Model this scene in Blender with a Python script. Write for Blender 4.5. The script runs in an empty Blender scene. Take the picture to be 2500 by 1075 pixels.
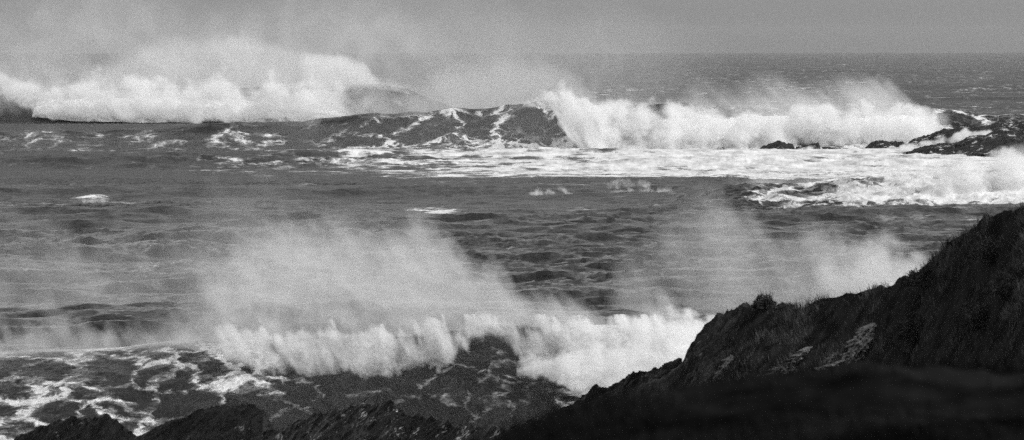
import bpy, math
import numpy as np

S = bpy.context.scene
COL = S.collection
rng = np.random.default_rng(7)

# ------------------------------------------------------------------ camera maths
H = 20.0                      # eye height above mean sea level
K = 36.0 / 200.0 / 2500.0     # tangent per pixel of the 2500 px wide photograph
PITCH = math.radians(1.751)
CP, SP = math.cos(PITCH), math.sin(PITCH)

def at(px, py, D):
    """world point that lies D metres ahead on the sight line through a photo pixel"""
    px, py, D = np.asarray(px, float), np.asarray(py, float), np.asarray(D, float)
    u = (537.5 - py) * K
    dy = CP + u * SP
    dz = -SP + u * CP
    return D * (px - 1250) * K / dy, D + 0 * px, H + D * dz / dy

def zat(py, D):
    return at(1250, py, D)[2]

def col_px(tx):               # x/y slope -> photo column
    return 1250 + tx * CP / K

def interp(x, pts):
    p = np.array(pts, float)
    return np.interp(x, p[:, 0], p[:, 1])

def sstep(a, b, x):
    t = np.clip((x - a) / (b - a), 0, 1)
    return t * t * (3 - 2 * t)

# ------------------------------------------------------------------ noise
PERM = rng.permutation(512).astype(np.int64)
GRAD = rng.normal(size=(512, 3)); GRAD /= np.linalg.norm(GRAD, axis=1)[:, None]

def perlin(x, y, z):
    x, y, z = np.broadcast_arrays(x, y, z)
    xi, yi, zi = np.floor(x).astype(np.int64), np.floor(y).astype(np.int64), np.floor(z).astype(np.int64)
    xf, yf, zf = x - xi, y - yi, z - zi
    u, v, w = [t * t * t * (t * (t * 6 - 15) + 10) for t in (xf, yf, zf)]
    r = 0
    for a in (0, 1):
        pa = PERM[(xi + a) & 511]
        for b in (0, 1):
            pb = PERM[(pa + yi + b) & 511]
            for c in (0, 1):
                g = GRAD[PERM[(pb + zi + c) & 511]]
                d = g[..., 0] * (xf - a) + g[..., 1] * (yf - b) + g[..., 2] * (zf - c)
                r = r + d * (u if a else 1 - u) * (v if b else 1 - v) * (w if c else 1 - w)
    return r

def fbm(x, y, z=0.0, oct=4, ridge=False, gain=0.5):
    x, y = np.asarray(x, float), np.asarray(y, float)
    r, a = 0, 1.0
    for o in range(oct):
        n = perlin(x * 2 ** o + 17.3 * o, y * 2 ** o + 5.1 * o, np.asarray(z, float) * 2 ** o + 3.7 * o)
        r = r + a * ((0.5 - 2 * np.abs(n)) if ridge else n * 1.6)
        a *= gain
    return r

# ------------------------------------------------------------------ object helpers
def mesh_obj(name, V, F, mat, parent=None, loc=(0, 0, 0), smooth=True, attrs=None):
    V = np.asarray(V, np.float32).reshape(-1, 3) - np.asarray(loc, np.float32)
    F = np.asarray(F, np.int32)
    n, k = F.shape
    me = bpy.data.meshes.new(name)
    me.vertices.add(len(V)); me.vertices.foreach_set('co', V.ravel())
    me.loops.add(n * k); me.loops.foreach_set('vertex_index', F.ravel())
    me.polygons.add(n)
    me.polygons.foreach_set('loop_start', np.arange(0, n * k, k, dtype=np.int32))
    me.polygons.foreach_set('loop_total', np.full(n, k, np.int32))
    me.polygons.foreach_set('use_smooth', np.full(n, smooth, bool))
    me.update(calc_edges=True)
    for an, (typ, dat) in (attrs or {}).items():
        a = me.attributes.new(an, typ, 'POINT')
        a.data.foreach_set('vector' if typ == 'FLOAT_VECTOR' else 'value', np.asarray(dat, np.float32).ravel())
    me.materials.append(mat)
    o = bpy.data.objects.new(name, me); COL.objects.link(o)
    o.location = loc
    if parent is not None:
        o.parent = parent
        o.location = np.asarray(loc) - np.asarray(parent.location)
    return o

def tag(o, label=None, cat=None, group=None, kind=None):
    for k_, v in (('label', label), ('category', cat), ('group', group), ('kind', kind)):
        if v: o[k_] = v
    return o

def thing(name, loc, label, cat, group=None):
    o = bpy.data.objects.new(name, None); COL.objects.link(o)
    o.location = loc; o.empty_display_size = 1
    return tag(o, label, cat, group)

def grid_faces(nr, nc, off=0):
    i = (np.arange(nr - 1)[:, None] * nc + np.arange(nc - 1)[None, :]).ravel() + off
    return np.stack([i, i + 1, i + nc + 1, i + nc], 1)

# ------------------------------------------------------------------ node helpers
class NT:
    def __init__(s, name):
        s.m = bpy.data.materials.new(name); s.m.use_nodes = True
        s.t = s.m.node_tree; s.t.nodes.clear()
        s.out = s.n('ShaderNodeOutputMaterial')
    def n(s, typ, **kw):
        nd = s.t.nodes.new(typ)
        for k_, v in kw.items(): setattr(nd, k_, v)
        return nd
    def put(s, sock, v):
        if isinstance(v, bpy.types.NodeSocket): s.t.links.new(v, sock)
        elif v is not None: sock.default_value = v
    def math(s, op, a, b=None, c=None, clamp=False):
        nd = s.n('ShaderNodeMath', operation=op, use_clamp=clamp)
        for i, v in enumerate((a, b, c)): s.put(nd.inputs[i], v)
        return nd.outputs[0]
    def rng(s, v, a, b, c=0.0, d=1.0, smooth=True):
        nd = s.n('ShaderNodeMapRange', interpolation_type='SMOOTHSTEP' if smooth else 'LINEAR')
        for i, q in enumerate((v, a, b, c, d)): s.put(nd.inputs[i], q)
        return nd.outputs[0]
    def noise(s, vec, scale, detail=3, rough=0.55, dist=0.0):
        nd = s.n('ShaderNodeTexNoise')
        s.put(nd.inputs['Vector'], vec); nd.inputs['Scale'].default_value = scale
        nd.inputs['Detail'].default_value = detail; nd.inputs['Roughness'].default_value = rough
        nd.inputs['Distortion'].default_value = dist
        return nd.outputs['Fac']
    def vmul(s, vec, xyz):
        nd = s.n('ShaderNodeVectorMath', operation='MULTIPLY'); s.put(nd.inputs[0], vec); nd.inputs[1].default_value = xyz
        return nd.outputs[0]
    def xyz(s, x, y, z):
        nd = s.n('ShaderNodeCombineXYZ')
        for i, v in enumerate((x, y, z)): s.put(nd.inputs[i], v)
        return nd.outputs[0]
    def sep(s, vec):
        nd = s.n('ShaderNodeSeparateXYZ'); s.put(nd.inputs[0], vec); return nd.outputs
    def grey(s, v):
        return s.xyz(v, v, v)
    def curve(s, x, pts):
        nd = s.n('ShaderNodeFloatCurve')
        s.put(nd.inputs['Value'], x)
        c = nd.mapping.curves[0]
        pts = sorted(pts)
        while len(c.points) < len(pts): c.points.new(0.5, 0.5)
        for p, (a, b) in zip(c.points, pts):
            p.location = (a, b); p.handle_type = 'AUTO_CLAMPED'
        nd.mapping.update()
        return nd.outputs[0]

def g3(v): return (v, v, v, 1)

# ------------------------------------------------------------------ materials
def water_material():
    m = NT('storm_water')
    fc = m.n('ShaderNodeAttribute', attribute_name='flow'); foam = m.n('ShaderNodeAttribute', attribute_name='foam')
    geo = m.n('ShaderNodeNewGeometry')
    pos = geo.outputs['Position']
    py = m.sep(pos)[1]
    far = m.rng(py, 420, 640)
    lace = m.n('ShaderNodeAttribute', attribute_name='lace').outputs['Fac']
    flat = m.math('MULTIPLY', far, m.math('SUBTRACT', 1, lace))
    fvec = fc.outputs['Vector']
    # bend the coordinates so that the foam cells are irregular
    def warp(scale, amp):
        nz = m.n('ShaderNodeTexNoise'); m.put(nz.inputs['Vector'], fvec)
        nz.inputs['Scale'].default_value = scale; nz.inputs['Detail'].default_value = 4
        sub = m.n('ShaderNodeVectorMath', operation='SUBTRACT'); m.put(sub.inputs[0], nz.outputs['Color']); sub.inputs[1].default_value = (.5, .5, .5)
        mad = m.n('ShaderNodeVectorMath', operation='MULTIPLY_ADD'); m.put(mad.inputs[0], sub.outputs[0]); mad.inputs[1].default_value = (amp, amp, 0)
        m.put(mad.inputs[2], fvec)
        nf_ = m.n('ShaderNodeTexNoise'); m.put(nf_.inputs['Vector'], mad.outputs[0])
        nf_.inputs['Scale'].default_value = scale * 5; nf_.inputs['Detail'].default_value = 4; nf_.inputs['Roughness'].default_value = .65
        sb_ = m.n('ShaderNodeVectorMath', operation='SUBTRACT'); m.put(sb_.inputs[0], nf_.outputs['Color']); sb_.inputs[1].default_value = (.5, .5, .5)
        ma_ = m.n('ShaderNodeVectorMath', operation='MULTIPLY_ADD'); m.put(ma_.inputs[0], sb_.outputs[0]); ma_.inputs[1].default_value = (amp * .38, amp * .38, 0)
        m.put(ma_.inputs[2], mad.outputs[0])
        return ma_.outputs[0]
    def veins(vec, scale, sx):
        v = m.n('ShaderNodeTexVoronoi', feature='DISTANCE_TO_EDGE')
        m.put(v.inputs['Vector'], m.vmul(vec, (sx, 1, 1))); v.inputs['Scale'].default_value = scale
        return v.outputs['Distance']
    wn, wf = warp(0.42, 3.2), warp(0.14, 9.0)
    n1 = veins(m.vmul(wn, (1, .62, 1)), 0.40, 0.8); n2 = veins(m.vmul(wn, (1, .7, 1)), 1.2, .8)
    f1 = veins(m.vmul(wf, (1, .6, 1)), 0.13, 0.75); f2 = veins(m.vmul(wf, (1, .6, 1)), 0.55, .75)
    mixf = lambda a, b: m.math('ADD', m.math('MULTIPLY', a, m.math('SUBTRACT', 1, far)), m.math('MULTIPLY', b, far))
    e1, e2 = mixf(n1, f1), mixf(n2, f2)
    v1 = m.rng(e1, 0.0, m.math('ADD', m.rng(far, 0, 1, .17, .24), m.math('MULTIPLY', m.math('MULTIPLY', lace, far), -.09)), 1, 0); v2 = m.rng(e2, 0.0, 0.24, 1, 0)
    nz = mixf(m.noise(fvec, 0.9, 6, .65), m.noise(m.vmul(fvec, (.9, .3, 1)), 0.25, 6, .68))
    nl = mixf(m.noise(fvec, 1.6, 7, .7), m.noise(m.vmul(fvec, (1, .7, 1)), 0.5, 7, .72))
    nz = m.math('ADD', m.math('MULTIPLY', nz, m.math('SUBTRACT', 1, lace)), m.math('MULTIPLY', m.math('ADD', m.math('MULTIPLY', nl, .65), m.math('MULTIPLY', nz, .35)), lace))
    big = mixf(m.noise(fvec, 0.17, 4), m.noise(m.vmul(fvec, (.8, .5, 1)), 0.06, 3))
    c = foam.outputs['Fac']
    val = m.math('ADD', c, m.math('MULTIPLY', m.math('SUBTRACT', v1, 0.45), m.rng(flat, 0, 1, .44, .34)))
    val = m.math('ADD', val, m.math('MULTIPLY', m.math('SUBTRACT', v2, 0.45), m.math('ADD', .22, m.math('MULTIPLY', m.math('MULTIPLY', lace, far), .24))))
    val = m.math('ADD', val, m.math('MULTIPLY', m.math('SUBTRACT', nz, 0.5), m.rng(flat, 0, 1, 1.0, 1.25)))
    val = m.math('ADD', val, m.math('MULTIPLY', m.math('SUBTRACT', big, 0.5), m.rng(flat, 0, 1, .95, .9)))
    fm = m.rng(val, 0.44, 0.74)
    film = m.math('MULTIPLY', m.rng(val, 0.30, 0.62), m.rng(nz, .3, .7, .18, .42))
    fm = m.math('MULTIPLY', m.math('MAXIMUM', fm, film), m.rng(c, 0.02, 0.12))
    # small ripples, crests lying across the view
    p2 = m.vmul(pos, (0.8, 0.42, 1.0))
    r1 = m.noise(p2, 0.42, 7, .66, .6); r2 = m.noise(p2, 2.4, 4, .6)
    hgt = m.math('ADD', m.math('MULTIPLY', r1, 1.0), m.math('MULTIPLY', r2, 0.18))
    bump = m.n('ShaderNodeBump'); bump.inputs['Strength'].default_value = 1.0; m.put(bump.inputs['Distance'], m.rng(py, 330, 520, 1.3, 6.0))
    m.put(bump.inputs['Height'], hgt)
    w = m.n('ShaderNodeBsdfPrincipled')
    w.inputs['Base Color'].default_value = g3(0.012)
    m.put(w.inputs['Roughness'], m.rng(py, 330, 1000, .22, .42)); w.inputs['Specular IOR Level'].default_value = .32; w.inputs['IOR'].default_value = 1.333
    m.put(w.inputs['Normal'], bump.outputs[0])
    f = m.n('ShaderNodeBsdfDiffuse')
    b2 = m.n('ShaderNodeBump'); b2.inputs['Strength'].default_value = 0.7; b2.inputs['Distance'].default_value = 0.8
    m.put(b2.inputs['Height'], m.math('ADD', m.math('MULTIPLY', nz, 0.8), m.math('MULTIPLY', fm, .3)))
    m.put(f.inputs['Normal'], b2.outputs[0])
    m.put(f.inputs['Color'], m.grey(m.rng(nz, .32, .66, .38, .74)))
    mx = m.n('ShaderNodeMixShader')
    m.put(mx.inputs[0], fm); m.put(mx.inputs[1], w.outputs[0]); m.put(mx.inputs[2], f.outputs[0])
    m.put(m.out.inputs[0], mx.outputs[0])
    return m.m

def whitewater_material():
    m = NT('whitewater_foam')
    geo = m.n('ShaderNodeNewGeometry')
    n = m.noise(geo.outputs['Position'], 0.7, 6, .65)
    b = m.n('ShaderNodeBump'); b.inputs['Strength'].default_value = .6; b.inputs['Distance'].default_value = 1.0
    m.put(b.inputs['Height'], n)
    d = m.n('ShaderNodeBsdfDiffuse'); m.put(d.inputs['Normal'], b.outputs[0])
    d.inputs['Color'].default_value = g3(0.86)
    m.put(m.out.inputs[0], d.outputs[0])
    return m.m

def rock_material(name, dark=0.018, lichen=0.3, amount=0.6, scale=1.0, dip=0.6):
    m = NT(name)
    geo = m.n('ShaderNodeNewGeometry'); pos = geo.outputs['Position']
    px_, py_, pz_ = m.sep(pos)
    # strata run along the dip: compress across it
    a = m.math('SUBTRACT', m.math('MULTIPLY', pz_, math.cos(dip)), m.math('MULTIPLY', px_, math.sin(dip)))
    l = m.math('ADD', m.math('MULTIPLY', px_, math.cos(dip)), m.math('MULTIPLY', pz_, math.sin(dip)))
    vec = m.xyz(m.math('MULTIPLY', l, 0.35), py_, m.math('MULTIPLY', a, 2.0))
    s1 = m.noise(vec, 2.2 * scale, 6, .65); s2 = m.noise(pos, 1.1 * scale, 6, .7); s3 = m.noise(vec, 7 * scale, 4, .6)
    mask = m.rng(m.math('ADD', m.math('MULTIPLY', s2, .6), m.math('MULTIPLY', s3, .4)), amount, amount + .08)
    colr = m.math('ADD', m.rng(s1, .35, .7, dark * .4, dark * 1.8), m.math('MULTIPLY', mask, lichen))
    b = m.n('ShaderNodeBump'); b.inputs['Strength'].default_value = .9; b.inputs['Distance'].default_value = .25 / scale
    m.put(b.inputs['Height'], m.math('ADD', s1, m.math('MULTIPLY', s3, .4)))
    p = m.n('ShaderNodeBsdfPrincipled'); m.put(p.inputs['Base Color'], m.grey(colr))
    p.inputs['Roughness'].default_value = .42; p.inputs['Specular IOR Level'].default_value = .13
    m.put(p.inputs['Normal'], b.outputs[0]); m.put(m.out.inputs[0], p.outputs[0])
    return m.m

def plain_material(name, lo, hi, scale, rough=.95, spec=0.0):
    m = NT(name)
    geo = m.n('ShaderNodeNewGeometry'); n = m.noise(geo.outputs['Position'], scale, 5, .65)
    p = m.n('ShaderNodeBsdfPrincipled'); m.put(p.inputs['Base Color'], m.grey(m.rng(n, .35, .65, lo, hi)))
    p.inputs['Roughness'].default_value = rough; p.inputs['Specular IOR Level'].default_value = spec
    b = m.n('ShaderNodeBump'); b.inputs['Strength'].default_value = .6; b.inputs['Distance'].default_value = .1
    m.put(b.inputs['Height'], n); m.put(p.inputs['Normal'], b.outputs[0]); m.put(m.out.inputs[0], p.outputs[0])
    return m.m

M_WATER = water_material()
M_WHITE = whitewater_material()
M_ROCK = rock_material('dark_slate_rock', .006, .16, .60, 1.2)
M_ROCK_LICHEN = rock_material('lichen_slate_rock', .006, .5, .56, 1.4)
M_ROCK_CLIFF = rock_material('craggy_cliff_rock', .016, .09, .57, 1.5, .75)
M_ROCK_PALE = rock_material('pale_slate_rock', .12, .10, .50, 1.6, .85)
M_ROCK_FAR = rock_material('wet_skerry_rock', .012, .6, .55, .22, .35)
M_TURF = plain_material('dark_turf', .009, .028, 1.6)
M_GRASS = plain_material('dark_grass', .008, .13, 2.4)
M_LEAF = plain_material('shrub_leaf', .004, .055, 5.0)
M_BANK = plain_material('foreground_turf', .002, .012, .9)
M_BANK_GRASS = plain_material('foreground_grass', .002, .016, .8)

# ------------------------------------------------------------------ the sea
NC_IN, NC_OUT = 1000, 60
tmax_in, tmax_out = 0.096, 0.17
tx = np.concatenate([np.linspace(-tmax_out, -tmax_in, NC_OUT)[:-1], np.linspace(-tmax_in, tmax_in, NC_IN), np.linspace(tmax_in, tmax_out, NC_OUT)[1:]])
# rows: even in angle, denser across the breakers
Dg = np.concatenate([np.arange(150, 1200, .02), np.arange(1200, 16000, .25)])
dens = H / Dg ** 2 / (1.0 * K)
for a, b, sp in ((292, 338, .13), (1058, 1118, .28), (1480, 1530, .6), (665, 715, .4), (815, 855, .8)):
    dens = np.maximum(dens, np.where((Dg > a) & (Dg < b), 1 / sp, 0))
dens = np.where(Dg < 285, dens * .3, dens)
cum = np.concatenate([[0], np.cumsum((dens[1:] + dens[:-1]) / 2 * np.diff(Dg))])
NR = int(cum[-1])
D = np.interp(np.linspace(0, cum[-1], NR), cum, Dg)
NC = len(tx)
YY, TT = np.meshgrid(D, tx, indexing='ij')
XX = YY * TT
PX = col_px(TT)
spacing = np.gradient(D)[:, None]

hz = np.zeros_like(XX)
wr = np.random.default_rng(3)
for lam0, lam1, amp, cnt in ((90, 170, .6, 5), (35, 80, .36, 8), (14, 32, .19, 14), (6, 13, .15, 22), (2.5, 5.5, .085, 18)):
    for i in range(cnt):
        lam = lam0 * (lam1 / lam0) ** wr.random()
        th = wr.normal(0.12, .42); kx, ky = 2 * math.pi / lam * math.sin(th), 2 * math.pi / lam * math.cos(th)
        ph = wr.random() * 6.283
        att = np.clip(lam / (2.4 * spacing) - .5, 0, 1) if lam < 60 else 1.0
        s_ = np.sin(kx * XX + ky * YY + ph)
        hz += att * amp / math.sqrt(cnt) * 1.9 * (np.exp(s_ * 1.1 - 1.1) * 1.6 - .55)
foam = np.zeros_like(XX)
# calm the swell close to the traced breakers, so that their crests stay where they are
def calm(a, b, soft, k_): 
    global hz
    w = sstep(a - soft, a, YY) * (1 - sstep(b, b + soft, YY))
    hz = hz * (1 - w * k_)
calm(120, 345, 5, .85); calm(1072, 1130, 20, .8); calm(1470, 1540, 40, .8); calm(1130, 1475, 10, .6); calm(660, 730, 30, .7); calm(990, 1075, 20, .45); calm(780, 905, 40, .93)

rws = np.where((D > 335) & (D < 1060))[0]; sl = slice(rws[0], rws[-1] + 1)
gust = np.clip(.75 + .8 * fbm(XX[sl] / 40, YY[sl] / 70, 8.8, 2), .15, 1.6)
hz[sl] += .30 * gust * (fbm(XX[sl] / 4.2 + .1 * YY[sl], YY[sl] / 7.5, 6.6, 4, ridge=True, gain=.6) - .1)

def breaker(Dc, crest, wf, wb, pw, soft_noise=.0, base=0.0):
    """a wave whose crest line follows the traced crest; front face wf metres wide and concave"""
    Dl = interp(tx * 0 + col_px(tx), Dc); cp = interp(col_px(tx), crest)
    A = zat(cp, Dl)
    if soft_noise: A = A + soft_noise * fbm(tx * Dl / 9, tx * 0, 1.3, 4)
    A = np.maximum(A, 0)[None, :]
    Dl = (Dl + 2.0 * fbm(tx * Dl.mean() / 30, tx * 0, 7.7, 3) * (Dl.mean() / 700))[None, :]
    W = interp(col_px(tx), wf)[None, :]
    t = np.clip((Dl - YY) / W, 0, 1); b = np.clip((YY - Dl) / wb, 0, 1)
    fr = (1 - t) ** pw
    bk = (1 - b * b) ** 2
    pr = np.where(YY <= Dl, fr, bk)
    trough = -0.35 * base * np.exp(-((YY - (Dl - W)) / (W * .5)) ** 2) * np.clip(A / 3, 0, 1)
    return A * pr + trough, A, Dl, W, t, b

near, nA, nD, nW, nt, nb = breaker([(0, 327), (600, 324), (1200, 322), (1700, 324), (2500, 326)],
    [(-900, 905), (-200, 882), (0, 868), (150, 862), (300, 856), (380, 845), (480, 836), (560, 838), (700, 836), (850, 832), (1000, 828), (1100, 815), (1190, 803), (1250, 802), (1350, 806), (1700, 803), (2600, 803), (3400, 830)],
    [(-900, 17), (300, 17), (700, 15), (1000, 13), (1250, 12), (1500, 13), (2600, 15)], 30, 1.35, .10, 8.0)
mid, mA, mD, mW, mt, mb = breaker([(-600, 1112), (400, 1108), (1000, 1100), (1350, 1096), (1800, 1098), (2500, 1104)],
    [(-1200, 330), (0, 330), (100, 327), (200, 325), (330, 320), (450, 312), (560, 305), (700, 299), (830, 286), (900, 279), (1000, 272), (1100, 268), (1200, 262), (1250, 256), (1300, 254), (1350, 247), (1420, 255), (1700, 262), (2200, 268), (2280, 270), (2350, 276), (2500, 276), (3600, 290)],
    [(-600, 30), (300, 27), (800, 27), (1100, 24), (1350, 16), (1600, 18), (2300, 30), (2600, 45)], 60, 1.28, .6, 1.0)
far_, fA, fD, fW, ft, fb = breaker([(-500, 1512), (1200, 1508), (2500, 1520)],
    [(-900, 250), (0, 236), (25, 222), (400, 218), (800, 212), (880, 206), (950, 213), (1000, 224), (1060, 248), (1120, 270), (1200, 286), (1400, 296), (1600, 296), (2600, 300)],
    [(0, 30), (2500, 30)], 70, 1.5, .3, .6)
rgt, rA, rD, rW, rt, rb = breaker([(1200, 706), (1800, 700), (2200, 694), (2600, 688)],
    [(1250, 516), (1500, 508), (1650, 487), (1760, 462), (1820, 452), (1880, 458), (1960, 455), (2050, 446), (2150, 436), (2260, 428), (2400, 425), (2700, 420), (3400, 440)],
    [(1200, 40), (1800, 34), (2200, 28), (2600, 24)], 45, 1.4, .22, .6)
swl, sA, sD, sW, st_, sb = breaker([(600, 850), (1300, 842), (2000, 846)],
    [(200, 452), (600, 448), (850, 443), (1000, 439), (1300, 437), (1600, 437), (1800, 439), (1900, 447), (2100, 456), (2600, 460)],
    [(600, 90), (2000, 90)], 60, 1.2, .12, 1.6)
lft, lA, lD, lW, lt_, lb = breaker([(-600, 735), (900, 725)],
    [(-900, 486), (-200, 487), (150, 489), (240, 486), (500, 494), (750, 502), (900, 508), (2600, 520)],
    [(-600, 60), (1000, 60)], 50, 1.2, .08, 1.0)
near = near - 2.0 * (1 - sstep(298, 311, YY))
caps = 0 * XX
for cx_, cy_, wd_, ht_ in ((228, 489, 45, .35), (1352, 470, 45, .8), (1575, 466, 70, .7), (1545, 446, 50, .5)):
    d0 = H / ((cy_ - 113) * K) - 4
    w_ = np.exp(-((PX - cx_) / wd_) ** 2)
    caps = caps + ht_ * w_ * np.where(YY < d0, np.exp(-((d0 - YY) / 7) ** 2), np.exp(-((YY - d0) / 14) ** 2))
    foam = np.maximum(foam, .34 * w_ * np.exp(-((YY - d0) / 5) ** 2))
Z = hz + caps + near + mid + far_ + rgt + swl + lft
# lumps on the steep faces
for (A_, t_, D_, W_, am, sc) in ((nA, nt, nD, nW, .09, 1.6), (mA, mt, mD, mW, .28, 5.0), (rA, rt, rD, rW, .35, 3.0), (fA, ft, fD, fW, .12, 6.0)):
    band = np.exp(-((YY - (D_ - W_ * .4)) / (W_ * .8)) ** 2) * np.clip(A_ / 2, 0, 1)
    rows = np.where(band.max(1) > .01)[0]
    sl = slice(rows[0], rows[-1] + 1)
    Z[sl] += band[sl] * am * fbm(XX[sl] / sc, (YY[sl] + 2 * Z[sl]) / sc, 0.3, 4, ridge=False)

# flow coordinate: x and the length run along the surface
dz = np.diff(Z, axis=0); dy = np.diff(YY, axis=0)
arc = np.concatenate([np.zeros((1, NC)), np.cumsum(np.sqrt(dy ** 2 + (1.4 * dz) ** 2), 0)], 0)
fl = np.stack([XX, arc, 0 * XX], -1)

# foam cover of the water (0 clean .. 1 solid)
PYF = 113 + H / (YY * K)      # row that flat water at this distance lies on
def patch(x0, x1, sx, d0, d1, sd, v):
    global foam
    w = sstep(x0 - sx, x0 + sx, PX) * (1 - sstep(x1 - sx, x1 + sx, PX)) * sstep(d0 - sd, d0 + sd, YY) * (1 - sstep(d1 - sd, d1 + sd, YY))
    foam = np.maximum(foam, w * v)
foam = np.maximum(foam, np.where(YY > 450, .06, .10))
low = fbm(XX / 90, YY / 60, 2.2, 3)
foam += .10 * low * (YY > 400) - .05 * (YY > 330) * (YY < 450)
foam = np.where(YY > 1600, .135 + .06 * fbm(XX / 60, YY / 240, 4.4, 3), foam)     # scattered whitecaps far out
chop = np.clip(hz / .5, -1.5, 1.5)
patch(1000, 1900, 280, 850, 1076, 9, .60)
patch(680, 1900, 300, 880, 1060, 30, .36)          # wash in front of the big breaker
patch(1400, 3000, 160, 850, 1084, 10, .76)
patch(500, 900, 160, 880, 960, 30, .30)
wmid = sstep(500, 1000, PX) * (1 - sstep(1500, 1560, PX)) * np.clip(mA / 6, 0, 1)
foam = np.maximum(foam, wmid * np.where(YY <= mD, sstep(.35, .95, mt) * (.30) + .225 + .05 * sstep(1150, 1300, PX) + .06 * fbm(XX / 30, YY / 12 + Z / 6, 6.1, 3), 0) * (mt < 1) * (YY < mD + 4))
wml = (1 - sstep(500, 1000, PX)) * np.clip(mA / 3, 0, 1)
foam = np.maximum(foam, wml * (.20 + .22 * fbm(XX / 25, YY / 14, 9.1, 3)) * (mt < 1) * (mt > 0))
patch(2250, 3200, 40, 1060, 1120, 14, .42)
wr_ = sstep(1740, 1850, PX) * (YY < rD + 30) * (YY > rD - rW * 1.1)
foam = np.maximum(foam, wr_ * np.clip((.56 - .36 * rt) * (1 - sstep(2050, 2350, PX)) + sstep(2000, 2400, PX) * (1.05 - .55 * rt), 0, 1))
patch(1000, 1120, 50, 640, 690, 12, .36)
# near wave: laced foam on its left half, patches under the lip
wn = (1 - sstep(520, 900, PX)) * sstep(283, 296, YY) * (1 - sstep(330, 336, YY))
foam = np.maximum(foam, wn * (.38 + .20 * fbm(XX / 5, YY / 5, 5.5, 2)))
foam = np.maximum(foam, (1 - sstep(90, 340, PX)) * np.exp(-((YY - 311) / 4.5) ** 2) * .75)
foam = np.maximum(foam, np.exp(-((PX - 620) / 90) ** 2) * np.exp(-((YY - 310) / 6) ** 2) * .5)
foam = np.maximum(foam, np.exp(-((PX - 860) / 130) ** 2) * np.exp(-((YY - 303) / 5) ** 2) * .52)
foam = np.maximum(foam, np.exp(-((PX - 1385) / 60) ** 2) * np.exp(-((YY - 313) / 3) ** 2) * .62)
foam = np.maximum(foam, sstep(900, 1000, PX) * (1 - sstep(1400, 1450, PX)) * sstep(285, 295, YY) * (1 - sstep(316, 320, YY)) * .10)
foam = np.maximum(foam, sstep(1350, 1420, PX) * sstep(312, 318, YY) * (1 - sstep(335, 345, YY)) * .9)
foam = np.clip(foam + .10 * chop * (foam > .3) * (YY > 450), 0, 1)

V = np.stack([XX, YY, Z], -1).reshape(-1, 3)
Q = grid_faces(NR, NC)
qc = Q[:, 0]
pxq, yq = PX.ravel()[qc], YY.ravel()[qc]
owner = np.zeros(len(Q), int)
owner[(yq > (nD - nW * .85 + 0 * YY).ravel()[qc]) & (yq < (nD + 1.5 + 0 * YY).ravel()[qc])] = 1
owner[(yq > (mD - mW + 0 * YY).ravel()[qc]) & (yq < (mD + 2 + 0 * YY).ravel()[qc]) & (pxq > -1200)] = 2
owner[(yq > (fD - fW + 0 * YY).ravel()[qc]) & (yq < (fD + 2 + 0 * YY).ravel()[qc]) & (pxq < 1250)] = 3
owner[(yq > (rD - rW + 0 * YY).ravel()[qc]) & (yq < (rD + 2 + 0 * YY).ravel()[qc]) & (pxq > 1700)] = 4
lace = np.clip(np.exp(-((YY - (mD - mW * .4)) / (mW * .62)) ** 4) * sstep(600, 950, PX) + np.exp(-((YY - (nD - nW * .4)) / (nW * .9)) ** 4) + .7 * np.exp(-((YY - (rD - rW * .4)) / (rW * .7)) ** 4), 0, 1)
flr, fmr, lcr = fl.reshape(-1, 3), foam.ravel(), lace.ravel()
def sea_hit(px, py):
    j = int(np.argmin(np.abs(PX[0] - px)))
    q = 537.5 - K ** -1 * np.tan(np.arctan2(Z[:, j] - H, YY[:, j]) + PITCH)
    return float(YY[np.argmax(q <= py), j])
def sea_piece(name, k_, parent=None, loc=(0, 0, 0)):
    q = Q[owner == k_]
    u, inv = np.unique(q.ravel(), return_inverse=True)
    return mesh_obj(name, V[u], inv.reshape(-1, 4), M_WATER, parent, loc,
                    attrs={'flow': ('FLOAT_VECTOR', flr[u]), 'foam': ('FLOAT', fmr[u]), 'lace': ('FLOAT', lcr[u])})
tag(sea_piece('sea', 0), 'grey storm sea with streaks of foam reaching to the horizon', 'sea', None, 'structure')

def wave_thing(px, D_, label):
    x, y, _ = at(px, 500, D_)
    return thing('breaking_wave', (float(x), float(y), 0.0), label, 'wave', 'breaking waves')
W_NEAR = wave_thing(1000, 318, 'nearest plunging wave, dark hollow face just behind the shore rocks, mist off its lip')
W_MID = wave_thing(1300, 1090, 'large wave whose foam laced dark wall curls into a long white breaker behind small skerries')
W_FAR = wave_thing(500, 1500, 'farthest breaker, a long white band under billowing spray near the horizon')
W_RIGHT = wave_thing(2200, 690, 'churned foamy wave between the grassy headland and the dark distant rock ledge')
for w, k_ in ((W_NEAR, 1), (W_MID, 2), (W_FAR, 3), (W_RIGHT, 4)):
    sea_piece('wave_face', k_, w, tuple(w.location))

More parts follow.
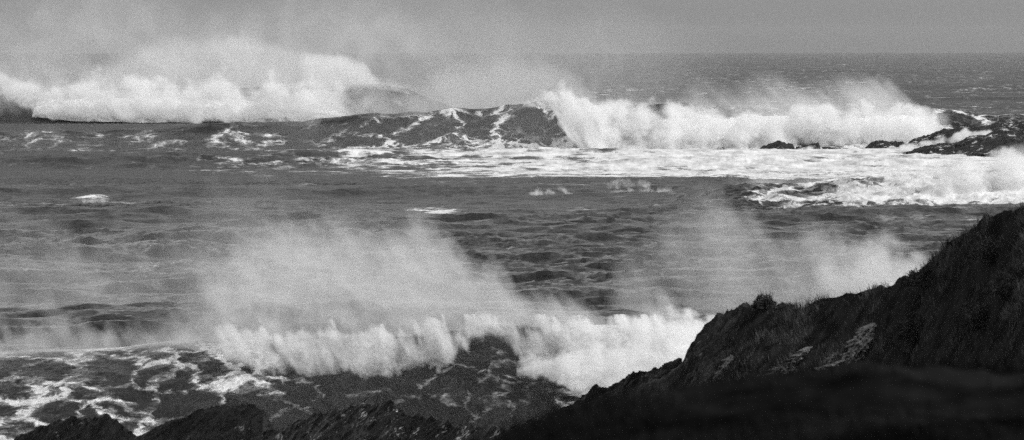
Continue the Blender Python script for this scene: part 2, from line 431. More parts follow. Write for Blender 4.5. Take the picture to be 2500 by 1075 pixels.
# ------------------------------------------------------------------ whitewater and spray
def whitewater(parent, pxs, top, bot, Dt, Db, amp, sc, n=(420, 70), seed=0.0, tuck=2.0, bulge=.35):
    """tumbling foam front: a lumpy closed roll along the wave, foot at Db, crown at Dt"""
    nu, nv = n
    px = np.linspace(pxs[0], pxs[1], nu)
    tp, bt = interp(px, top), interp(px, bot)
    dt, db = interp(px, Dt), interp(px, Db)
    v = np.linspace(-.15, 1.45, nv)
    P, T = np.meshgrid(px, v, indexing='ij')
    zt = zat(tp, dt)[:, None]; zb = zat(bt, db)[:, None]
    Tc = np.clip(T, 0, 1)
    fr = np.sin(Tc * math.pi / 2)
    z = zb + (zt - zb) * fr ** .85
    y = db[:, None] + (dt - db)[:, None] * (1 - np.sqrt(1 - np.clip(Tc, 0, .999) ** 2) * 1.0)
    y = db[:, None] + (dt - db)[:, None] * Tc ** 1.6
    over = np.clip(T - 1, 0, 1)
    y = y + over * (dt - db)[:, None] * 1.6
    z = z - over ** 1.5 * (zt - zb) * 3.0 - np.clip(-T, 0, 1) * tuck * 4
    end = np.clip(np.minimum((P - pxs[0]), (pxs[1] - P)) / (0.07 * (pxs[1] - pxs[0])), 0, 1)
    z = zb - 1 + (z - zb + 1) * np.sqrt(end) - 2.5 * (1 - end) * (zt - zb).mean()
    x = y * (P - 1250) * K / CP
    n1 = fbm(x / sc, z / sc * 1.2, y / sc + seed, 3, ridge=False)
    n2 = -fbm(x / (sc * .4), z / (sc * .4), y / (sc * .4) + seed, 3, ridge=True)
    d = amp * (n1 * .9 + n2 * .35 * .6) * (.3 + .7 * end)
    y = y - d * (.8 + 0 * T); z = z + d * .55 * np.sin(np.clip(T, 0, 1) * math.pi / 2)
    return mesh_obj('whitewater', np.stack([x, y, z], -1), grid_faces(nu, nv), M_WHITE, parent, tuple(parent.location))

AIR = {}
def air_material(sig, aniso=.2):
    key = (sig, aniso)
    if key not in AIR:
        m = NT('spray_air')
        vs = m.n('ShaderNodeVolumeScatter'); vs.inputs['Color'].default_value = g3(.99)
        vs.inputs['Anisotropy'].default_value = aniso; vs.inputs['Density'].default_value = sig
        m.put(m.out.inputs['Volume'], vs.outputs[0])
        AIR[key] = m.m
    return AIR[key]

def body(parent, name, px0, px1, py0, py1, D_, sig, field, lean=0.0, res=3.6, seed=0.0, bump=.3, fwd=0.5, label=None, bow=None):
    """airborne spray as a closed body of even density: where it is thicker it veils more"""
    nu, nv = int((px1 - px0) / res) + 2, int((py1 - py0) / res) + 2
    P, Q_ = np.meshgrid(np.linspace(px0, px1, nu), np.linspace(py1, py0, nv), indexing='ij')
    x, y, z = at(P, Q_, D_)
    px_m = D_ * K
    T = np.clip(field(P, Q_, x / px_m, z / px_m), 0, None)          # lengths handed over in photo pixels
    T[0] = T[-1] = 0; T[:, 0] = T[:, -1] = 0
    th = np.where(T > .02, T / sig, 0)
    off = bump * th * (fbm(x / px_m / 60, z / px_m / 60, seed + 40.0, 3) + (.55 * fbm(x / px_m / 19, z / px_m / 17, seed + 44.0, 4, ridge=True) if sig > .15 and bump > .32 else 0))
    ym = y + lean * (z - z.min())
    if bow is not None: ym = ym + bow(P, Q_)
    yf, yb = ym - th * fwd + off, ym + th * (1 - fwd) + off
    sc = lambda yy: np.stack([x, yy, z], -1).reshape(-1, 3)
    n_ = nu * nv
    idf = np.arange(n_); zero = (th.ravel() == 0)
    idb = np.where(zero, idf, idf + n_)
    q = grid_faces(nu, nv)
    q = q[~zero[q].all(1)]
    F = np.concatenate([q[:, ::-1], idb[q]])
    V_ = np.concatenate([sc(yf), sc(yb)])
    u, inv = np.unique(F.ravel(), return_inverse=True)
    o = mesh_obj(name, V_[u], inv.reshape(-1, 4), air_material(sig), parent, tuple(parent.location), smooth=True)
    if label: o['label'] = label
    return o

def plume(top, bot, tau, shear=.5, la=130, lb=420, soft=60, foot=12, rag=40, ends=.12, con=1.0, seed=0.0, xm=None, oct=4, fine=.45, floor=.35, fall=.35):
    """optical depth of a plume between traced top and foot; streaks lean with the wind, edges fade over soft pixels"""
    def f(P, Q_, X, Z_):
        tp, bt = interp(P, top), interp(P, bot)
        a = X + shear * Z_
        n = fbm(a / la, Z_ / lb, seed, oct) + fine * fbm(a / la * 3.1, Z_ / lb * 2.2, seed + 9, 3)
        n2 = fbm(X / (la * 1.1), Z_ / (la * 1.1), seed + 21, 5)
        sf = interp(P, soft) if isinstance(soft, list) else soft
        up = sstep(-.15, 1, (Q_ - tp + rag * (n2 * .8 + n * .5)) / sf)
        ft = sstep(-foot, foot, bt - Q_ + .8 * foot * n2)
        t = np.clip((bt - Q_) / np.maximum(bt - tp, 8), 0, 1)
        u = (P - P.min()) / (P.max() - P.min())
        e = sstep(0, ends, u) * sstep(0, ends, 1 - u)
        r = tau * up * ft * e * (1 - fall * t) * np.clip(floor + (1 - floor) * (.5 + con * n), .02, 2)
        return r * interp(P, xm) if xm is not None else r
    return f

def boil(top, bot, tau, lu=60, soft_t=14, soft_b=7, seed=0.0, left=None, right=None, side=12, con=.9, rag=26, stretch=1.0):
    """dense tumbling whitewater between traced lines, with ragged cauliflower edges"""
    def f(P, Q_, X, Z_):
        n = fbm(X / lu, Z_ / (lu * stretch), seed, 5); m_ = -fbm(X / (lu * .55), Z_ / (lu * .55 * stretch), seed + 5, 4, ridge=True) - .1
        tp, bt = interp(P, top), interp(P, bot)
        k_ = sstep(-soft_t, soft_t, Q_ - tp + rag * n) * sstep(-soft_b, soft_b, bt - Q_ + .5 * rag * n + .3 * rag * m_)
        if left is not None: k_ = k_ * sstep(-side, side, P - interp(Q_, left) + .8 * rag * n + .3 * rag * m_)
        if right is not None: k_ = k_ * sstep(-side, side, interp(Q_, right) - P + .8 * rag * n)
        return tau * k_ * np.clip(.62 + con * (.75 * n + .35 * m_), .04, 2)
    return f

# ---- near wave
whitewater(W_NEAR, (1330, 1900), [(1330, 900), (1400, 880), (1560, 850), (1650, 825), (1900, 815)], [(1330, 920), (1350, 925), (1420, 944), (1500, 955), (1900, 960)],
           [(1290, 323), (1900, 323)], [(1330, 318), (1420, 316), (1900, 313)], .35, 1.0, (300, 70), 1.0)
lipb = [(480, 838), (500, 850), (560, 878), (600, 897), (640, 905), (700, 902), (735, 908), (760, 925), (800, 938), (830, 925), (850, 905), (900, 940), (940, 958), (980, 945), (1020, 936), (1060, 950), (1085, 925), (1105, 880), (1125, 850), (1155, 832), (1200, 818), (1235, 832), (1262, 868), (1290, 912), (1340, 930), (1400, 946), (1760, 960)]
lipt = [(480, 824), (560, 824), (700, 822), (850, 818), (1000, 814), (1100, 803), (1190, 793), (1250, 794), (1350, 800), (1600, 798), (1760, 796)]
body(W_NEAR, 'lip_curtain', 440, 1770, 770, 985, 318.2, 1.5, lambda P, Q_, X, Z_: (boil(lipt, lipb, 2.1, 84, 13, 13, 1.0, con=.85, rag=34, stretch=1.6)(P, Q_, X + .3 * Z_, Z_) +
     boil(lipt, lipb, 1.6, 34, 12, 16, 31.0, con=1.1, rag=44, stretch=2.4)(P, Q_, X + .35 * Z_, Z_)) * (.75 + .45 * sstep(1280, 1500, P)) * sstep(440, 600, P), res=2.6, bump=.45, lean=.35)
body(W_NEAR, 'whitewater_mist', 1260, 1860, 740, 985, 315, 1.4, boil([(1260, 915), (1320, 890), (1400, 865), (1500, 850), (1580, 815), (1640, 770), (1700, 798), (1860, 850)],
     [(1260, 918), (1340, 934), (1420, 956), (1500, 962), (1860, 970)], 3.6, 66, 26, 8, 4.0, con=.6, rag=34), res=2.8, bump=.55, lean=.3)
body(W_NEAR, 'spray', 300, 1560, 420, 905, 325, .14, plume(
     [(300, 840), (420, 740), (500, 630), (600, 560), (700, 520), (780, 500), (840, 495), (890, 530), (960, 555), (1050, 575), (1120, 598), (1200, 640), (1260, 690), (1310, 745), (1380, 785), (1560, 820)],
     [(300, 870), (480, 850), (700, 868), (1100, 850), (1300, 815), (1560, 812)], 1.6, .62, 150, 560, [(300, 150), (600, 150), (900, 140), (1050, 90), (1250, 60), (1560, 60)], 16, 60, .14, .5, 2.0, floor=.5, fall=.3), seed=1.0, bump=.4)
body(W_NEAR, 'spray', 1150, 1820, 640, 830, 326, .2, plume(
     [(1150, 680), (1300, 700), (1420, 730), (1500, 750), (1580, 745), (1620, 735), (1680, 770), (1820, 805)], [(1150, 815), (1820, 812)],
     1.0, .62, 120, 400, 60, 10, 40, .2, .7, 5.0), seed=2.0)
body(W_NEAR, 'spray', -200, 700, 720, 910, 327, .2, plume(
     [(-200, 780), (60, 768), (130, 758), (240, 790), (350, 800), (480, 790), (700, 790)], [(-200, 888), (0, 880), (300, 868), (480, 848), (700, 848)],
     1.3, .45, 80, 200, 80, 10, 50, .1, .8, 6.0, fall=.5), seed=3.0)
body(W_NEAR, 'spray', -300, 1250, 400, 880, 390, .02, plume(
     [(-300, 560), (0, 540), (300, 500), (600, 440), (850, 420), (1000, 470), (1250, 640)], [(-300, 860), (1250, 840)], .6, .6, 260, 500, 220, 40, 90, .15, .6, 26.0, floor=.6, fall=.3), res=6, seed=12.0)

# ---- big mid wave
whitewater(W_MID, (1420, 2320), [(1420, 320), (1480, 290), (1600, 285), (1750, 282), (1950, 282), (2200, 285), (2280, 290), (2320, 340)],
           [(1420, 366), (1700, 372), (2000, 374), (2320, 370)], [(1355, 1096), (2330, 1098)], [(1420, 1086), (1500, 1084), (2330, 1082)], 1.0, 3.6, (520, 80), 2.0)
body(W_MID, 'whitewater_mist', 1290, 2380, 185, 390, 1079, .42, boil(
     [(1290, 240), (1345, 230), (1380, 228), (1420, 238), (1460, 262), (1500, 272), (1560, 262), (1640, 262), (1700, 285), (1800, 280), (1900, 282), (2000, 278), (2100, 275), (2200, 272), (2270, 280), (2380, 290)],
     [(1290, 372), (2000, 374), (2380, 362)], 4.4, 70, 24, 6, 7.0, [(200, 1310), (236, 1326), (250, 1352), (275, 1366), (300, 1362), (325, 1378), (345, 1402), (360, 1425), (376, 1470)],
     [(200, 2230), (262, 2268), (285, 2285), (320, 2310), (372, 2330)], 11, .6, 30), res=2.8, bump=.55, lean=.35)
body(W_MID, 'spray', 1370, 2330, 120, 390, 1090, .05, plume(
     [(1370, 205), (1480, 235), (1560, 226), (1640, 232), (1700, 206), (1760, 214), (1830, 192), (1900, 175), (1960, 188), (2040, 180), (2100, 172), (2135, 184), (2180, 208), (2230, 242), (2280, 268), (2330, 282)],
     [(1370, 372), (2330, 372)], 1.55, .95, 110, 340, [(1370, 90), (1800, 110), (2050, 95), (2200, 40), (2330, 18)], 6, 24, .06, .55, 8.0, floor=.45, fall=.3), seed=4.0)
body(W_MID, 'spray', -200, 1480, 230, 420, 1066, .02, plume([(-200, 320), (300, 300), (800, 270), (1200, 240), (1480, 250)], [(-200, 415), (1480, 385)],
     .16, .6, 200, 300, 40, 20, 30, .1, .5, 44.0, floor=.6, fall=.1), res=5, seed=16.0)
body(W_MID, 'lip_curtain', 1240, 1500, 190, 385, 1072, .3, plume(
     [(1240, 262), (1300, 244), (1340, 226), (1375, 220), (1420, 232), (1500, 262)], [(1240, 262), (1320, 256), (1350, 266), (1368, 300), (1385, 330), (1415, 362), (1500, 374)],
     2.6, .5, 34, 90, 16, 6, 18, .12, .9, 41.0, fall=-.2), res=2.6, bump=.4, lean=.4, seed=15.0)
body(W_MID, 'spray', 640, 1540, 70, 330, 1106, .05, plume(
     [(640, 270), (850, 235), (960, 205), (1080, 150), (1180, 122), (1260, 126), (1340, 134), (1390, 155), (1425, 182), (1465, 222), (1540, 262)],
     [(640, 318), (900, 296), (1100, 280), (1250, 268), (1540, 276)], 1.35, .7, 140, 320, [(640, 70), (1200, 80), (1350, 50), (1540, 40)], 8, 36, .13, .45, 9.0, floor=.55, fall=.45), seed=5.0)
# ---- farthest wave
whitewater(W_FAR, (30, 900), [(30, 268), (70, 255), (120, 246), (200, 242), (450, 242), (600, 244), (720, 250), (800, 264), (900, 292)],
           [(20, 255), (40, 262), (90, 275), (180, 285), (300, 287), (430, 293), (560, 288), (800, 287), (960, 284)], [(0, 1504), (960, 1504)], [(0, 1490), (200, 1482), (960, 1482)], 1.3, 4.5, (460, 70), 3.0)
body(W_FAR, 'whitewater_mist', -60, 1010, 140, 320, 1478, .3, lambda P, Q_, X, Z_: boil(
     [(-60, 190), (0, 195), (40, 210), (120, 212), (250, 202), (400, 206), (600, 212), (760, 212), (820, 212), (870, 235), (930, 262), (1010, 290)],
     [(-60, 200), (0, 214), (20, 250), (50, 266), (90, 281), (130, 290), (180, 293), (240, 289), (300, 297), (380, 291), (430, 302), (520, 295), (560, 300), (640, 293), (700, 298), (800, 294), (900, 288), (1010, 282)], 4.2, 62, 22, 5, 11.0, con=.6, rag=28)(P, Q_, X, Z_)
     * (1 - .8 * sstep(740, 920, P)), res=2.8, bump=.55, lean=.3)
body(W_FAR, 'lip_curtain', 720, 1100, 110, 290, 1492, .12, plume(
     [(720, 118), (800, 122), (850, 135), (890, 162), (930, 192), (990, 211), (1100, 232)], [(720, 270), (790, 262), (820, 240), (845, 214), (880, 210), (940, 216), (1000, 222), (1100, 238)],
     2.2, .4, 70, 120, 26, 8, 20, .12, .5, 13.0, fall=.2), seed=7.0)
body(W_FAR, 'spray', -220, 1200, 40, 320, 1500, .045, plume(
     [(-220, 100), (0, 132), (60, 130), (130, 160), (200, 165), (270, 144), (310, 106), (350, 88), (430, 96), (480, 90), (520, 72), (590, 66), (625, 80), (650, 100), (685, 100), (720, 106), (745, 118), (800, 112), (850, 127), (890, 158), (930, 188), (990, 206), (1060, 226), (1200, 250)],
     [(-220, 306), (830, 306), (900, 296), (1200, 288)], 1.5, .5, 120, 260, [(-220, 70), (400, 55), (700, 34), (900, 24), (1200, 50)], 6, 26, .06, .4, 10.0, floor=.55, fall=.5,
     xm=[(-220, 1), (80, 1), (180, .7), (280, .8), (400, 1), (700, 1), (830, 1.1), (880, .8), (1000, .85), (1200, .7)]), seed=6.0)
body(W_FAR, 'spray', -500, 1900, -60, 330, 1640, .004, plume(
     [(-500, -40), (300, -30), (900, 0), (1300, 20), (1600, 10), (1750, 60), (1900, 120)], [(-500, 300), (1900, 290)], 0.8, .6, 420, 700, 170, 30, 80, .14, .35, 30.0, floor=.7, fall=.1, xm=[(-500, 1.2), (850, 1.2), (1100, .9), (1400, .75), (1700, .3), (1900, .2)]), res=8, seed=14.0)
# ---- right wave
whitewater(W_RIGHT, (2240, 2760), [(2240, 445), (2300, 435), (2400, 425), (2500, 415), (2760, 410)], [(2240, 458), (2280, 470), (2350, 492), (2500, 512), (2760, 520)],
           [(2210, 696), (2760, 692)], [(2240, 688), (2400, 682), (2760, 680)], .7, 2.2, (260, 60), 4.0)
body(W_RIGHT, 'whitewater_mist', 2160, 2800, 310, 540, 679, .55, boil(
     [(2160, 444), (2240, 430), (2300, 412), (2400, 392), (2500, 378), (2800, 360)], [(2160, 440), (2240, 450), (2290, 474), (2350, 495), (2420, 510), (2500, 516), (2800, 520)], 3.0, 66, 22, 9, 17.0, con=.6, rag=34), res=3, bump=.55, lean=.3)
body(W_RIGHT, 'spray', 1720, 2860, 290, 540, 712, .08, plume(
     [(1720, 438), (1900, 430), (2100, 420), (2200, 416), (2300, 410), (2360, 396), (2420, 372), (2500, 350), (2860, 330)], [(1720, 446), (2050, 452), (2200, 440), (2300, 472), (2400, 505), (2860, 510)],
     1.7, .5, 130, 200, 50, 8, 30, .13, .4, 18.0, floor=.5), seed=8.0)
# ---- mist round the rock ledge
x_, y_, _ = at(2300, 385, 1020)
SM = thing('spray_drift', (float(x_), 1020.0, 0.0), 'low bank of white mist drifting at the foot of the large rock ledge offshore', 'spray')
body(SM, 'mist', 1850, 2900, 300, 450, 1019, .08, plume(
     [(1850, 402), (2000, 398), (2180, 404), (2300, 404), (2360, 376), (2400, 352), (2450, 342), (2520, 336), (2900, 330)], [(1850, 432), (2900, 436)],
     1.6, .4, 90, 160, [(1850, 40), (2200, 18), (2340, 18), (2420, 45), (2900, 60)], 14, 14, .1, .5, 19.0, floor=.45, fall=.1), seed=10.0)
body(SM, 'wash', 1760, 2330, 335, 415, 1040, .3, boil([(1760, 392), (1830, 384), (1880, 375), (1940, 369), (2010, 371), (2110, 371), (2180, 378), (2230, 390), (2330, 396)],
     [(1760, 388), (2000, 386), (2330, 402)], 2.4, 40, 7, 8, 61.0, con=.7, rag=11), res=2.4, seed=13.0)
# ---- plume rising from behind the headland
x_, y_, _ = at(1900, 700, 400)
PL = thing('spray_plume', (float(x_), 400.0, 0.0), 'pale curling plume of spray rising from the sea behind the grassy headland', 'spray')
body(PL, 'mist', 1460, 2310, 410, 815, 400, .12, plume(
     [(1460, 660), (1560, 560), (1640, 475), (1700, 445), (1760, 448), (1800, 470), (1850, 525), (1890, 550), (1960, 542), (2050, 552), (2120, 574), (2180, 606), (2230, 646), (2310, 700)],
     [(1460, 805), (2310, 805)], 1.7, .45, 120, 460, [(1460, 170), (1700, 130), (1850, 60), (1960, 80), (2100, 70), (2310, 45)], 20, 26, .08, .65, 14.0, floor=.5, fall=.45,
     xm=[(1460, .45), (1600, .42), (1700, .42), (1760, .55), (1830, .6), (1880, .62), (1980, .75), (2080, .95), (2180, 1.8), (2310, 2.0)]), seed=9.0)
body(PL, 'mist', 1980, 2300, 520, 760, 399, .2, boil([(1980, 700), (2060, 640), (2120, 600), (2180, 622), (2240, 662), (2300, 700)], [(1980, 755), (2300, 755)], 1.3, 80, 55, 20, 33.0, con=.7, rag=40), seed=11.0)
# ---- small crests breaking in open water
def whitecap(label, px0, px1, top, foot, D_, tau, seed):
    D_ = min(sea_hit((px0 + px1) / 2 + d_, foot[1][1]) for d_ in (-20, 0, 20)) - .6
    x, y, _ = at((px0 + px1) / 2, 500, D_)
    o = thing('whitecap', (float(x), float(D_), 0.0), label, 'wave', 'small whitecaps in the open water')
    body(o, 'foam_crest', px0, px1, min(q for _, q in top) - 14, max(q for _, q in foot) + 10, D_, .9, boil(top, foot, 1.3 * tau, 24, 9, 3, seed, con=1.1, rag=9), res=1.6, seed=seed)
whitecap('lone small whitecap left of the tall plume, nearest the left edge', 180, 270, [(180, 496), (215, 490), (235, 485), (250, 486), (262, 492), (270, 497)], [(180, 496), (225, 494), (270, 494)], 733, 1.0, 51)
whitecap('triangular whitecap standing below the white wash', 1290, 1400, [(1290, 476), (1330, 468), (1352, 460), (1368, 462), (1385, 472), (1400, 480)], [(1290, 477), (1345, 474), (1400, 478)], 770, 1.2, 52)
whitecap('double lined whitecap right of the triangular one', 1490, 1650, [(1490, 472), (1530, 464), (1580, 464), (1620, 462), (1650, 466)], [(1490, 473), (1580, 470), (1650, 470)], 775, 1.0, 53)
whitecap('faint curling whitecap closest under the edge of the wash', 1480, 1600, [(1480, 458), (1520, 440), (1545, 444), (1600, 456)], [(1480, 459), (1600, 457)], 812, .5, 54)

# ------------------------------------------------------------------ land
def ridge(name, mat, px0, px1, sil, Dp, front, back, slope_f, slope_b, amp, sc, n, strata=None, parent=None, seed=0.0, kind=None, edge=0.02, sharp=False, jag=0.0, zmin=None, rough=0.0):
    """ground whose skyline follows the traced line; it falls towards the viewer and behind"""
    nu, nf, nb = n
    px = np.linspace(px0, px1, nu)
    Dr = interp(px, Dp)
    x, y, z = at(px, interp(px, sil), Dr)
    v = np.concatenate([-np.linspace(1, 0, nb, endpoint=False) ** 1.3 * back, np.linspace(0, 1, nf) ** 1.25 * front])   # + is nearer
    X = x[:, None] * (1 - v[None] / Dr[:, None] * .0) + 0 * v[None]
    Y = y[:, None] - v[None]
    d = np.where(v > 0, slope_f * np.abs(v) ** .93, slope_b * np.abs(v) ** 1.1)
    Zz = z[:, None] - d[None]
    if strata:
        dip, ls, as_, am = strata
        l = X * math.cos(dip) + Zz * math.sin(dip) + Y * .25
        a = -X * math.sin(dip) + Zz * math.cos(dip) + Y * .15
        r = fbm(l / ls + seed, a / as_, Y / ls, 4, ridge=True) * am
        st = fbm(l / (ls * .6) + seed, np.floor(a / as_ * 1.7) * 3.1, 0, 2) * am * .6
        Zz = Zz + r + st
        Y = Y - r * .6 - st * .5
    nz = fbm(X / sc + seed, Y / sc, Zz / sc * .5, 5)
    Zz = Zz + nz * amp * np.where(np.abs(v) < 1e9, 1, 1)[None]
    if rough:
        rr = fbm(X / .4 + seed, Y / .4, Zz / .25, 4, ridge=True)
        Zz = Zz + rough * rr; Y = Y - rough * 1.2 * rr
    if jag: Zz = Zz + jag * fbm(X / (sc * .18), Y / (sc * .5), seed, 4, ridge=True)
    if zmin is not None: Zz = np.maximum(Zz, zmin - .5)
    V_ = np.stack([X, Y, Zz], -1)
    o = mesh_obj(name, V_, grid_faces(nu, nf + nb)[:, ::-1], mat, parent, smooth=not sharp)
    if kind: tag(o, *kind, None, 'structure')
    return o, V_

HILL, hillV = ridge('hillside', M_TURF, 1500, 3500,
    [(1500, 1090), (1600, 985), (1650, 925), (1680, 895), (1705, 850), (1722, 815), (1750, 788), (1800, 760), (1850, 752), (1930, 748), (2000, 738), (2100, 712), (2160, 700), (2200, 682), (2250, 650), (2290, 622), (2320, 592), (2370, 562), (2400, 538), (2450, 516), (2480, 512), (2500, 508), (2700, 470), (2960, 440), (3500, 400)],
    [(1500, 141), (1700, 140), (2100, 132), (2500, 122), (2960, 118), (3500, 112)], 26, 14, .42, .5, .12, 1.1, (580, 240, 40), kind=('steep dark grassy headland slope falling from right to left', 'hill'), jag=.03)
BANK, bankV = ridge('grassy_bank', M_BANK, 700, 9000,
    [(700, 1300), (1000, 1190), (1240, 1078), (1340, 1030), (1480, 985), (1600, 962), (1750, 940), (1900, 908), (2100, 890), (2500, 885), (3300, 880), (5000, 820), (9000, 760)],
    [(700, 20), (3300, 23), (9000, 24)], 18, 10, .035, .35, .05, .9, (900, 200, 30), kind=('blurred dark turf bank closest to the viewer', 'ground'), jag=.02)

def rock(label, px0, px1, sil, Dp, mat=M_ROCK, front=7, back=6, sf=.75, sb=1.3, amp=.12, sc=1.4, n=(260, 90, 40), strata=(.62, 1.5, .35, .12), seed=0.0, name='rock_outcrop', group='dark shore rocks'):
    o, V_ = ridge(name, mat, px0, px1, sil, Dp, front, back, sf, sb, amp, sc, n, strata, seed=seed, jag=.02, rough=.03)
    c = V_.reshape(-1, 3).mean(0); c[2] = V_[..., 2].min()
    me = o.data; co = np.empty(len(me.vertices) * 3, np.float32); me.vertices.foreach_get('co', co)
    me.vertices.foreach_set('co', (co.reshape(-1, 3) - c.astype(np.float32)).ravel()); me.update(); o.location = c
    return tag(o, label, 'rock', group)

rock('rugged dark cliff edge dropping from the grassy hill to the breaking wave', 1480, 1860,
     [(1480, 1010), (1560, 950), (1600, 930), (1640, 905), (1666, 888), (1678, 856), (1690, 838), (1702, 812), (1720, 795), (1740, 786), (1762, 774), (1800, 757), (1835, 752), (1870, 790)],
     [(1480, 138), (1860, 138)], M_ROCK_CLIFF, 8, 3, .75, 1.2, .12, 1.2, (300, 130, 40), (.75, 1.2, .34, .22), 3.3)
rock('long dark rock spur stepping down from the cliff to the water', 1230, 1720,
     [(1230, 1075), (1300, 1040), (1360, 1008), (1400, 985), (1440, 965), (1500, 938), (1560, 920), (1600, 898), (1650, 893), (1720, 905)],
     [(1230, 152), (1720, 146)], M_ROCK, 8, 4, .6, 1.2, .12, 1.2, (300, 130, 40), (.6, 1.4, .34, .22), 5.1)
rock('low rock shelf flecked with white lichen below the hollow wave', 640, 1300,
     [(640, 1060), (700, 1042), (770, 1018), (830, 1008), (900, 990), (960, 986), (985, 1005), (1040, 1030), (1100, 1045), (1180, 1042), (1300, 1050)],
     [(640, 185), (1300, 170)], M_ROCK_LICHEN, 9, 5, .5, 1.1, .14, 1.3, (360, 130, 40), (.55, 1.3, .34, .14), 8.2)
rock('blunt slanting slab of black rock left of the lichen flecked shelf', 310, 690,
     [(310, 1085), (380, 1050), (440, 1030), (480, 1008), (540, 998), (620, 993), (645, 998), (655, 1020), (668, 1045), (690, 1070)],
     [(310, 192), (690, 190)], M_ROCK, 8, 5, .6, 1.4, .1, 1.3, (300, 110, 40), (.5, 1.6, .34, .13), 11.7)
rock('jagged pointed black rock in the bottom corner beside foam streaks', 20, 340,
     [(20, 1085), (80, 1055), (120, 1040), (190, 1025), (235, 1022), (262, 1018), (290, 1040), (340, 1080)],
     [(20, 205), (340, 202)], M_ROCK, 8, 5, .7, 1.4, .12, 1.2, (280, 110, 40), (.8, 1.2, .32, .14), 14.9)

# pale rock faces in the hillside
def on_hill(px, py, lift=0):
    d = hillV[:, 42:].reshape(-1, 3)
    p = 1250 + d[:, 0] / d[:, 1] * CP / K
    q = 537.5 - ((d[:, 2] - H) / d[:, 1] + math.tan(PITCH)) / K
    i = np.argmin((p - px) ** 2 + (q - py) ** 2)
    return d[i]
def slab(label, line, seed, thick=.45):
    """a rib of bare rock standing proud of the turf along a traced centre line (column, row, half width)"""
    L = np.array(line, float)
    nu, nv = 60, 130
    v = np.linspace(0, 1, nv); tt = np.linspace(0, 1, len(L))
    cx, cy, hw = (np.interp(v, tt, L[:, i]) for i in range(3))
    dd = np.interp(v, tt, [on_hill(p[0], p[1])[1] for p in line])
    hw = hw * (1 + .25 * fbm(v * 5, v * 0, seed, 3))
    u = np.linspace(-1, 1, nu)
    edge_n = 1 + .5 * fbm(u[:, None] * .8 + seed, v[None] * 9, seed, 4)
    PXs = cx[None] + u[:, None] * hw[None] * edge_n; PYs = cy[None] - u[:, None] * hw[None] * .25
    prof = np.clip(1 - np.abs(u) ** 3, 0, 1)[:, None] * np.clip(1 - np.abs(2 * v - 1) ** 5, 0, 1)[None]
    a = (PXs * .8 + PYs * .55) / 9
    r = fbm(a + seed, (PYs - PXs * .6) / 55, seed, 4, ridge=True) + .6 * fbm(PXs / 7, PYs / 7, seed, 4)
    prof = np.clip(prof - .35 * np.clip(fbm(PXs / 22, PYs / 22, seed + 3, 4), 0, 1), 0, 1)
    Dd = dd[None] + .35 - (thick + .35) * prof ** .6 - .16 * r * prof
    x, y, z = at(PXs, PYs, Dd)
    V_ = np.stack([x, y, z], -1)
    c = V_.reshape(-1, 3).mean(0)
    return tag(mesh_obj('rock_slab', V_, grid_faces(nu, nv), M_ROCK_PALE, None, tuple(c)), label, 'rock', 'pale rock faces in the hillside')
slab('palest upright rock face set in the turf under the dark bushes', [(2136, 786, 22), (2116, 815, 38), (2104, 850, 46), (2080, 885, 52), (2055, 925, 44)], 1.0)
slab('wide grey rock face slanting out of the turf left of the palest rock', [(1985, 842, 14), (1960, 868, 44), (1935, 895, 56), (1895, 935, 50)], 2.0, .3)
slab('narrow grey rib between the wide rock face and the palest rock', [(2045, 858, 10), (2025, 885, 22), (2005, 925, 24)], 4.0, .3)
slab('small lichened rock face near the cliff edge low on the slope', [(1790, 862, 12), (1776, 890, 22), (1758, 915, 20), (1735, 950, 16)], 3.0, .35)

# ------------------------------------------------------------------ grass and shrubs
def blades(P, hgt, wid, lean, r):
    """tapered bent blades at points P"""
    n_ = len(P)
    az = r.random(n_) * 6.283
    h = hgt * (.5 + r.random(n_)); w = wid * (.7 + .6 * r.random(n_))
    la = lean * r.random(n_); lz = r.random(n_) * 6.283
    sx, sy = np.cos(az) * w, np.sin(az) * w
    bx, by = np.cos(lz) * la * h - .25 * h * lean, np.sin(lz) * la * h
    V_ = np.empty((n_, 5, 3))
    V_[:, 0] = P + np.stack([sx, sy, 0 * h], 1); V_[:, 1] = P - np.stack([sx, sy, 0 * h], 1)
    mid_ = P + np.stack([bx * .35, by * .35, h * .6], 1)
    V_[:, 2] = mid_ - np.stack([sx, sy, 0 * h], 1) * .6; V_[:, 3] = mid_ + np.stack([sx, sy, 0 * h], 1) * .6
    V_[:, 4] = P + np.stack([bx, by, h], 1)
    b = np.arange(n_)[:, None] * 5
    T = np.concatenate([b + np.array([[0, 1, 2]]), b + np.array([[0, 2, 3]]), b + np.array([[3, 2, 4]])])
    return V_.reshape(-1, 3), T
def grass(name, VG, n_, hgt, wid, lean, mat, r, label, mask=None, clump=1.0):
    nu, nv = VG.shape[:2]
    u = r.random(n_ * 3) * (nu - 1.001); v = r.random(n_ * 3) * (nv - 1.001)
    i, j = u.astype(int), v.astype(int); fu, fv = (u - i)[:, None], (v - j)[:, None]
    P = VG[i, j] * (1 - fu) * (1 - fv) + VG[i + 1, j] * fu * (1 - fv) + VG[i, j + 1] * (1 - fu) * fv + VG[i + 1, j + 1] * fu * fv
    c = fbm(P[:, 0] / clump, P[:, 1] / clump, 3.3, 3) + .25 * r.normal(size=len(P))
    k_ = c > np.quantile(c, .6)
    if mask is not None: k_ &= mask(P)
    P = P[k_][:n_]
    hh = hgt * (.6 + np.clip(c[k_][:n_], 0, 1.2))
    V_, T = blades(P - np.array([0, 0, .02]), hh, wid, lean, r)
    return tag(mesh_obj(name, V_, T, mat, smooth=False), label, 'grass', None, 'stuff')
gr = np.random.default_rng(21)
g1 = grass('hillside_grass', hillV[:, 30:], 120000, .14, .006, .8, M_GRASS, gr, 'dark wind bent grass on the steep headland slope')
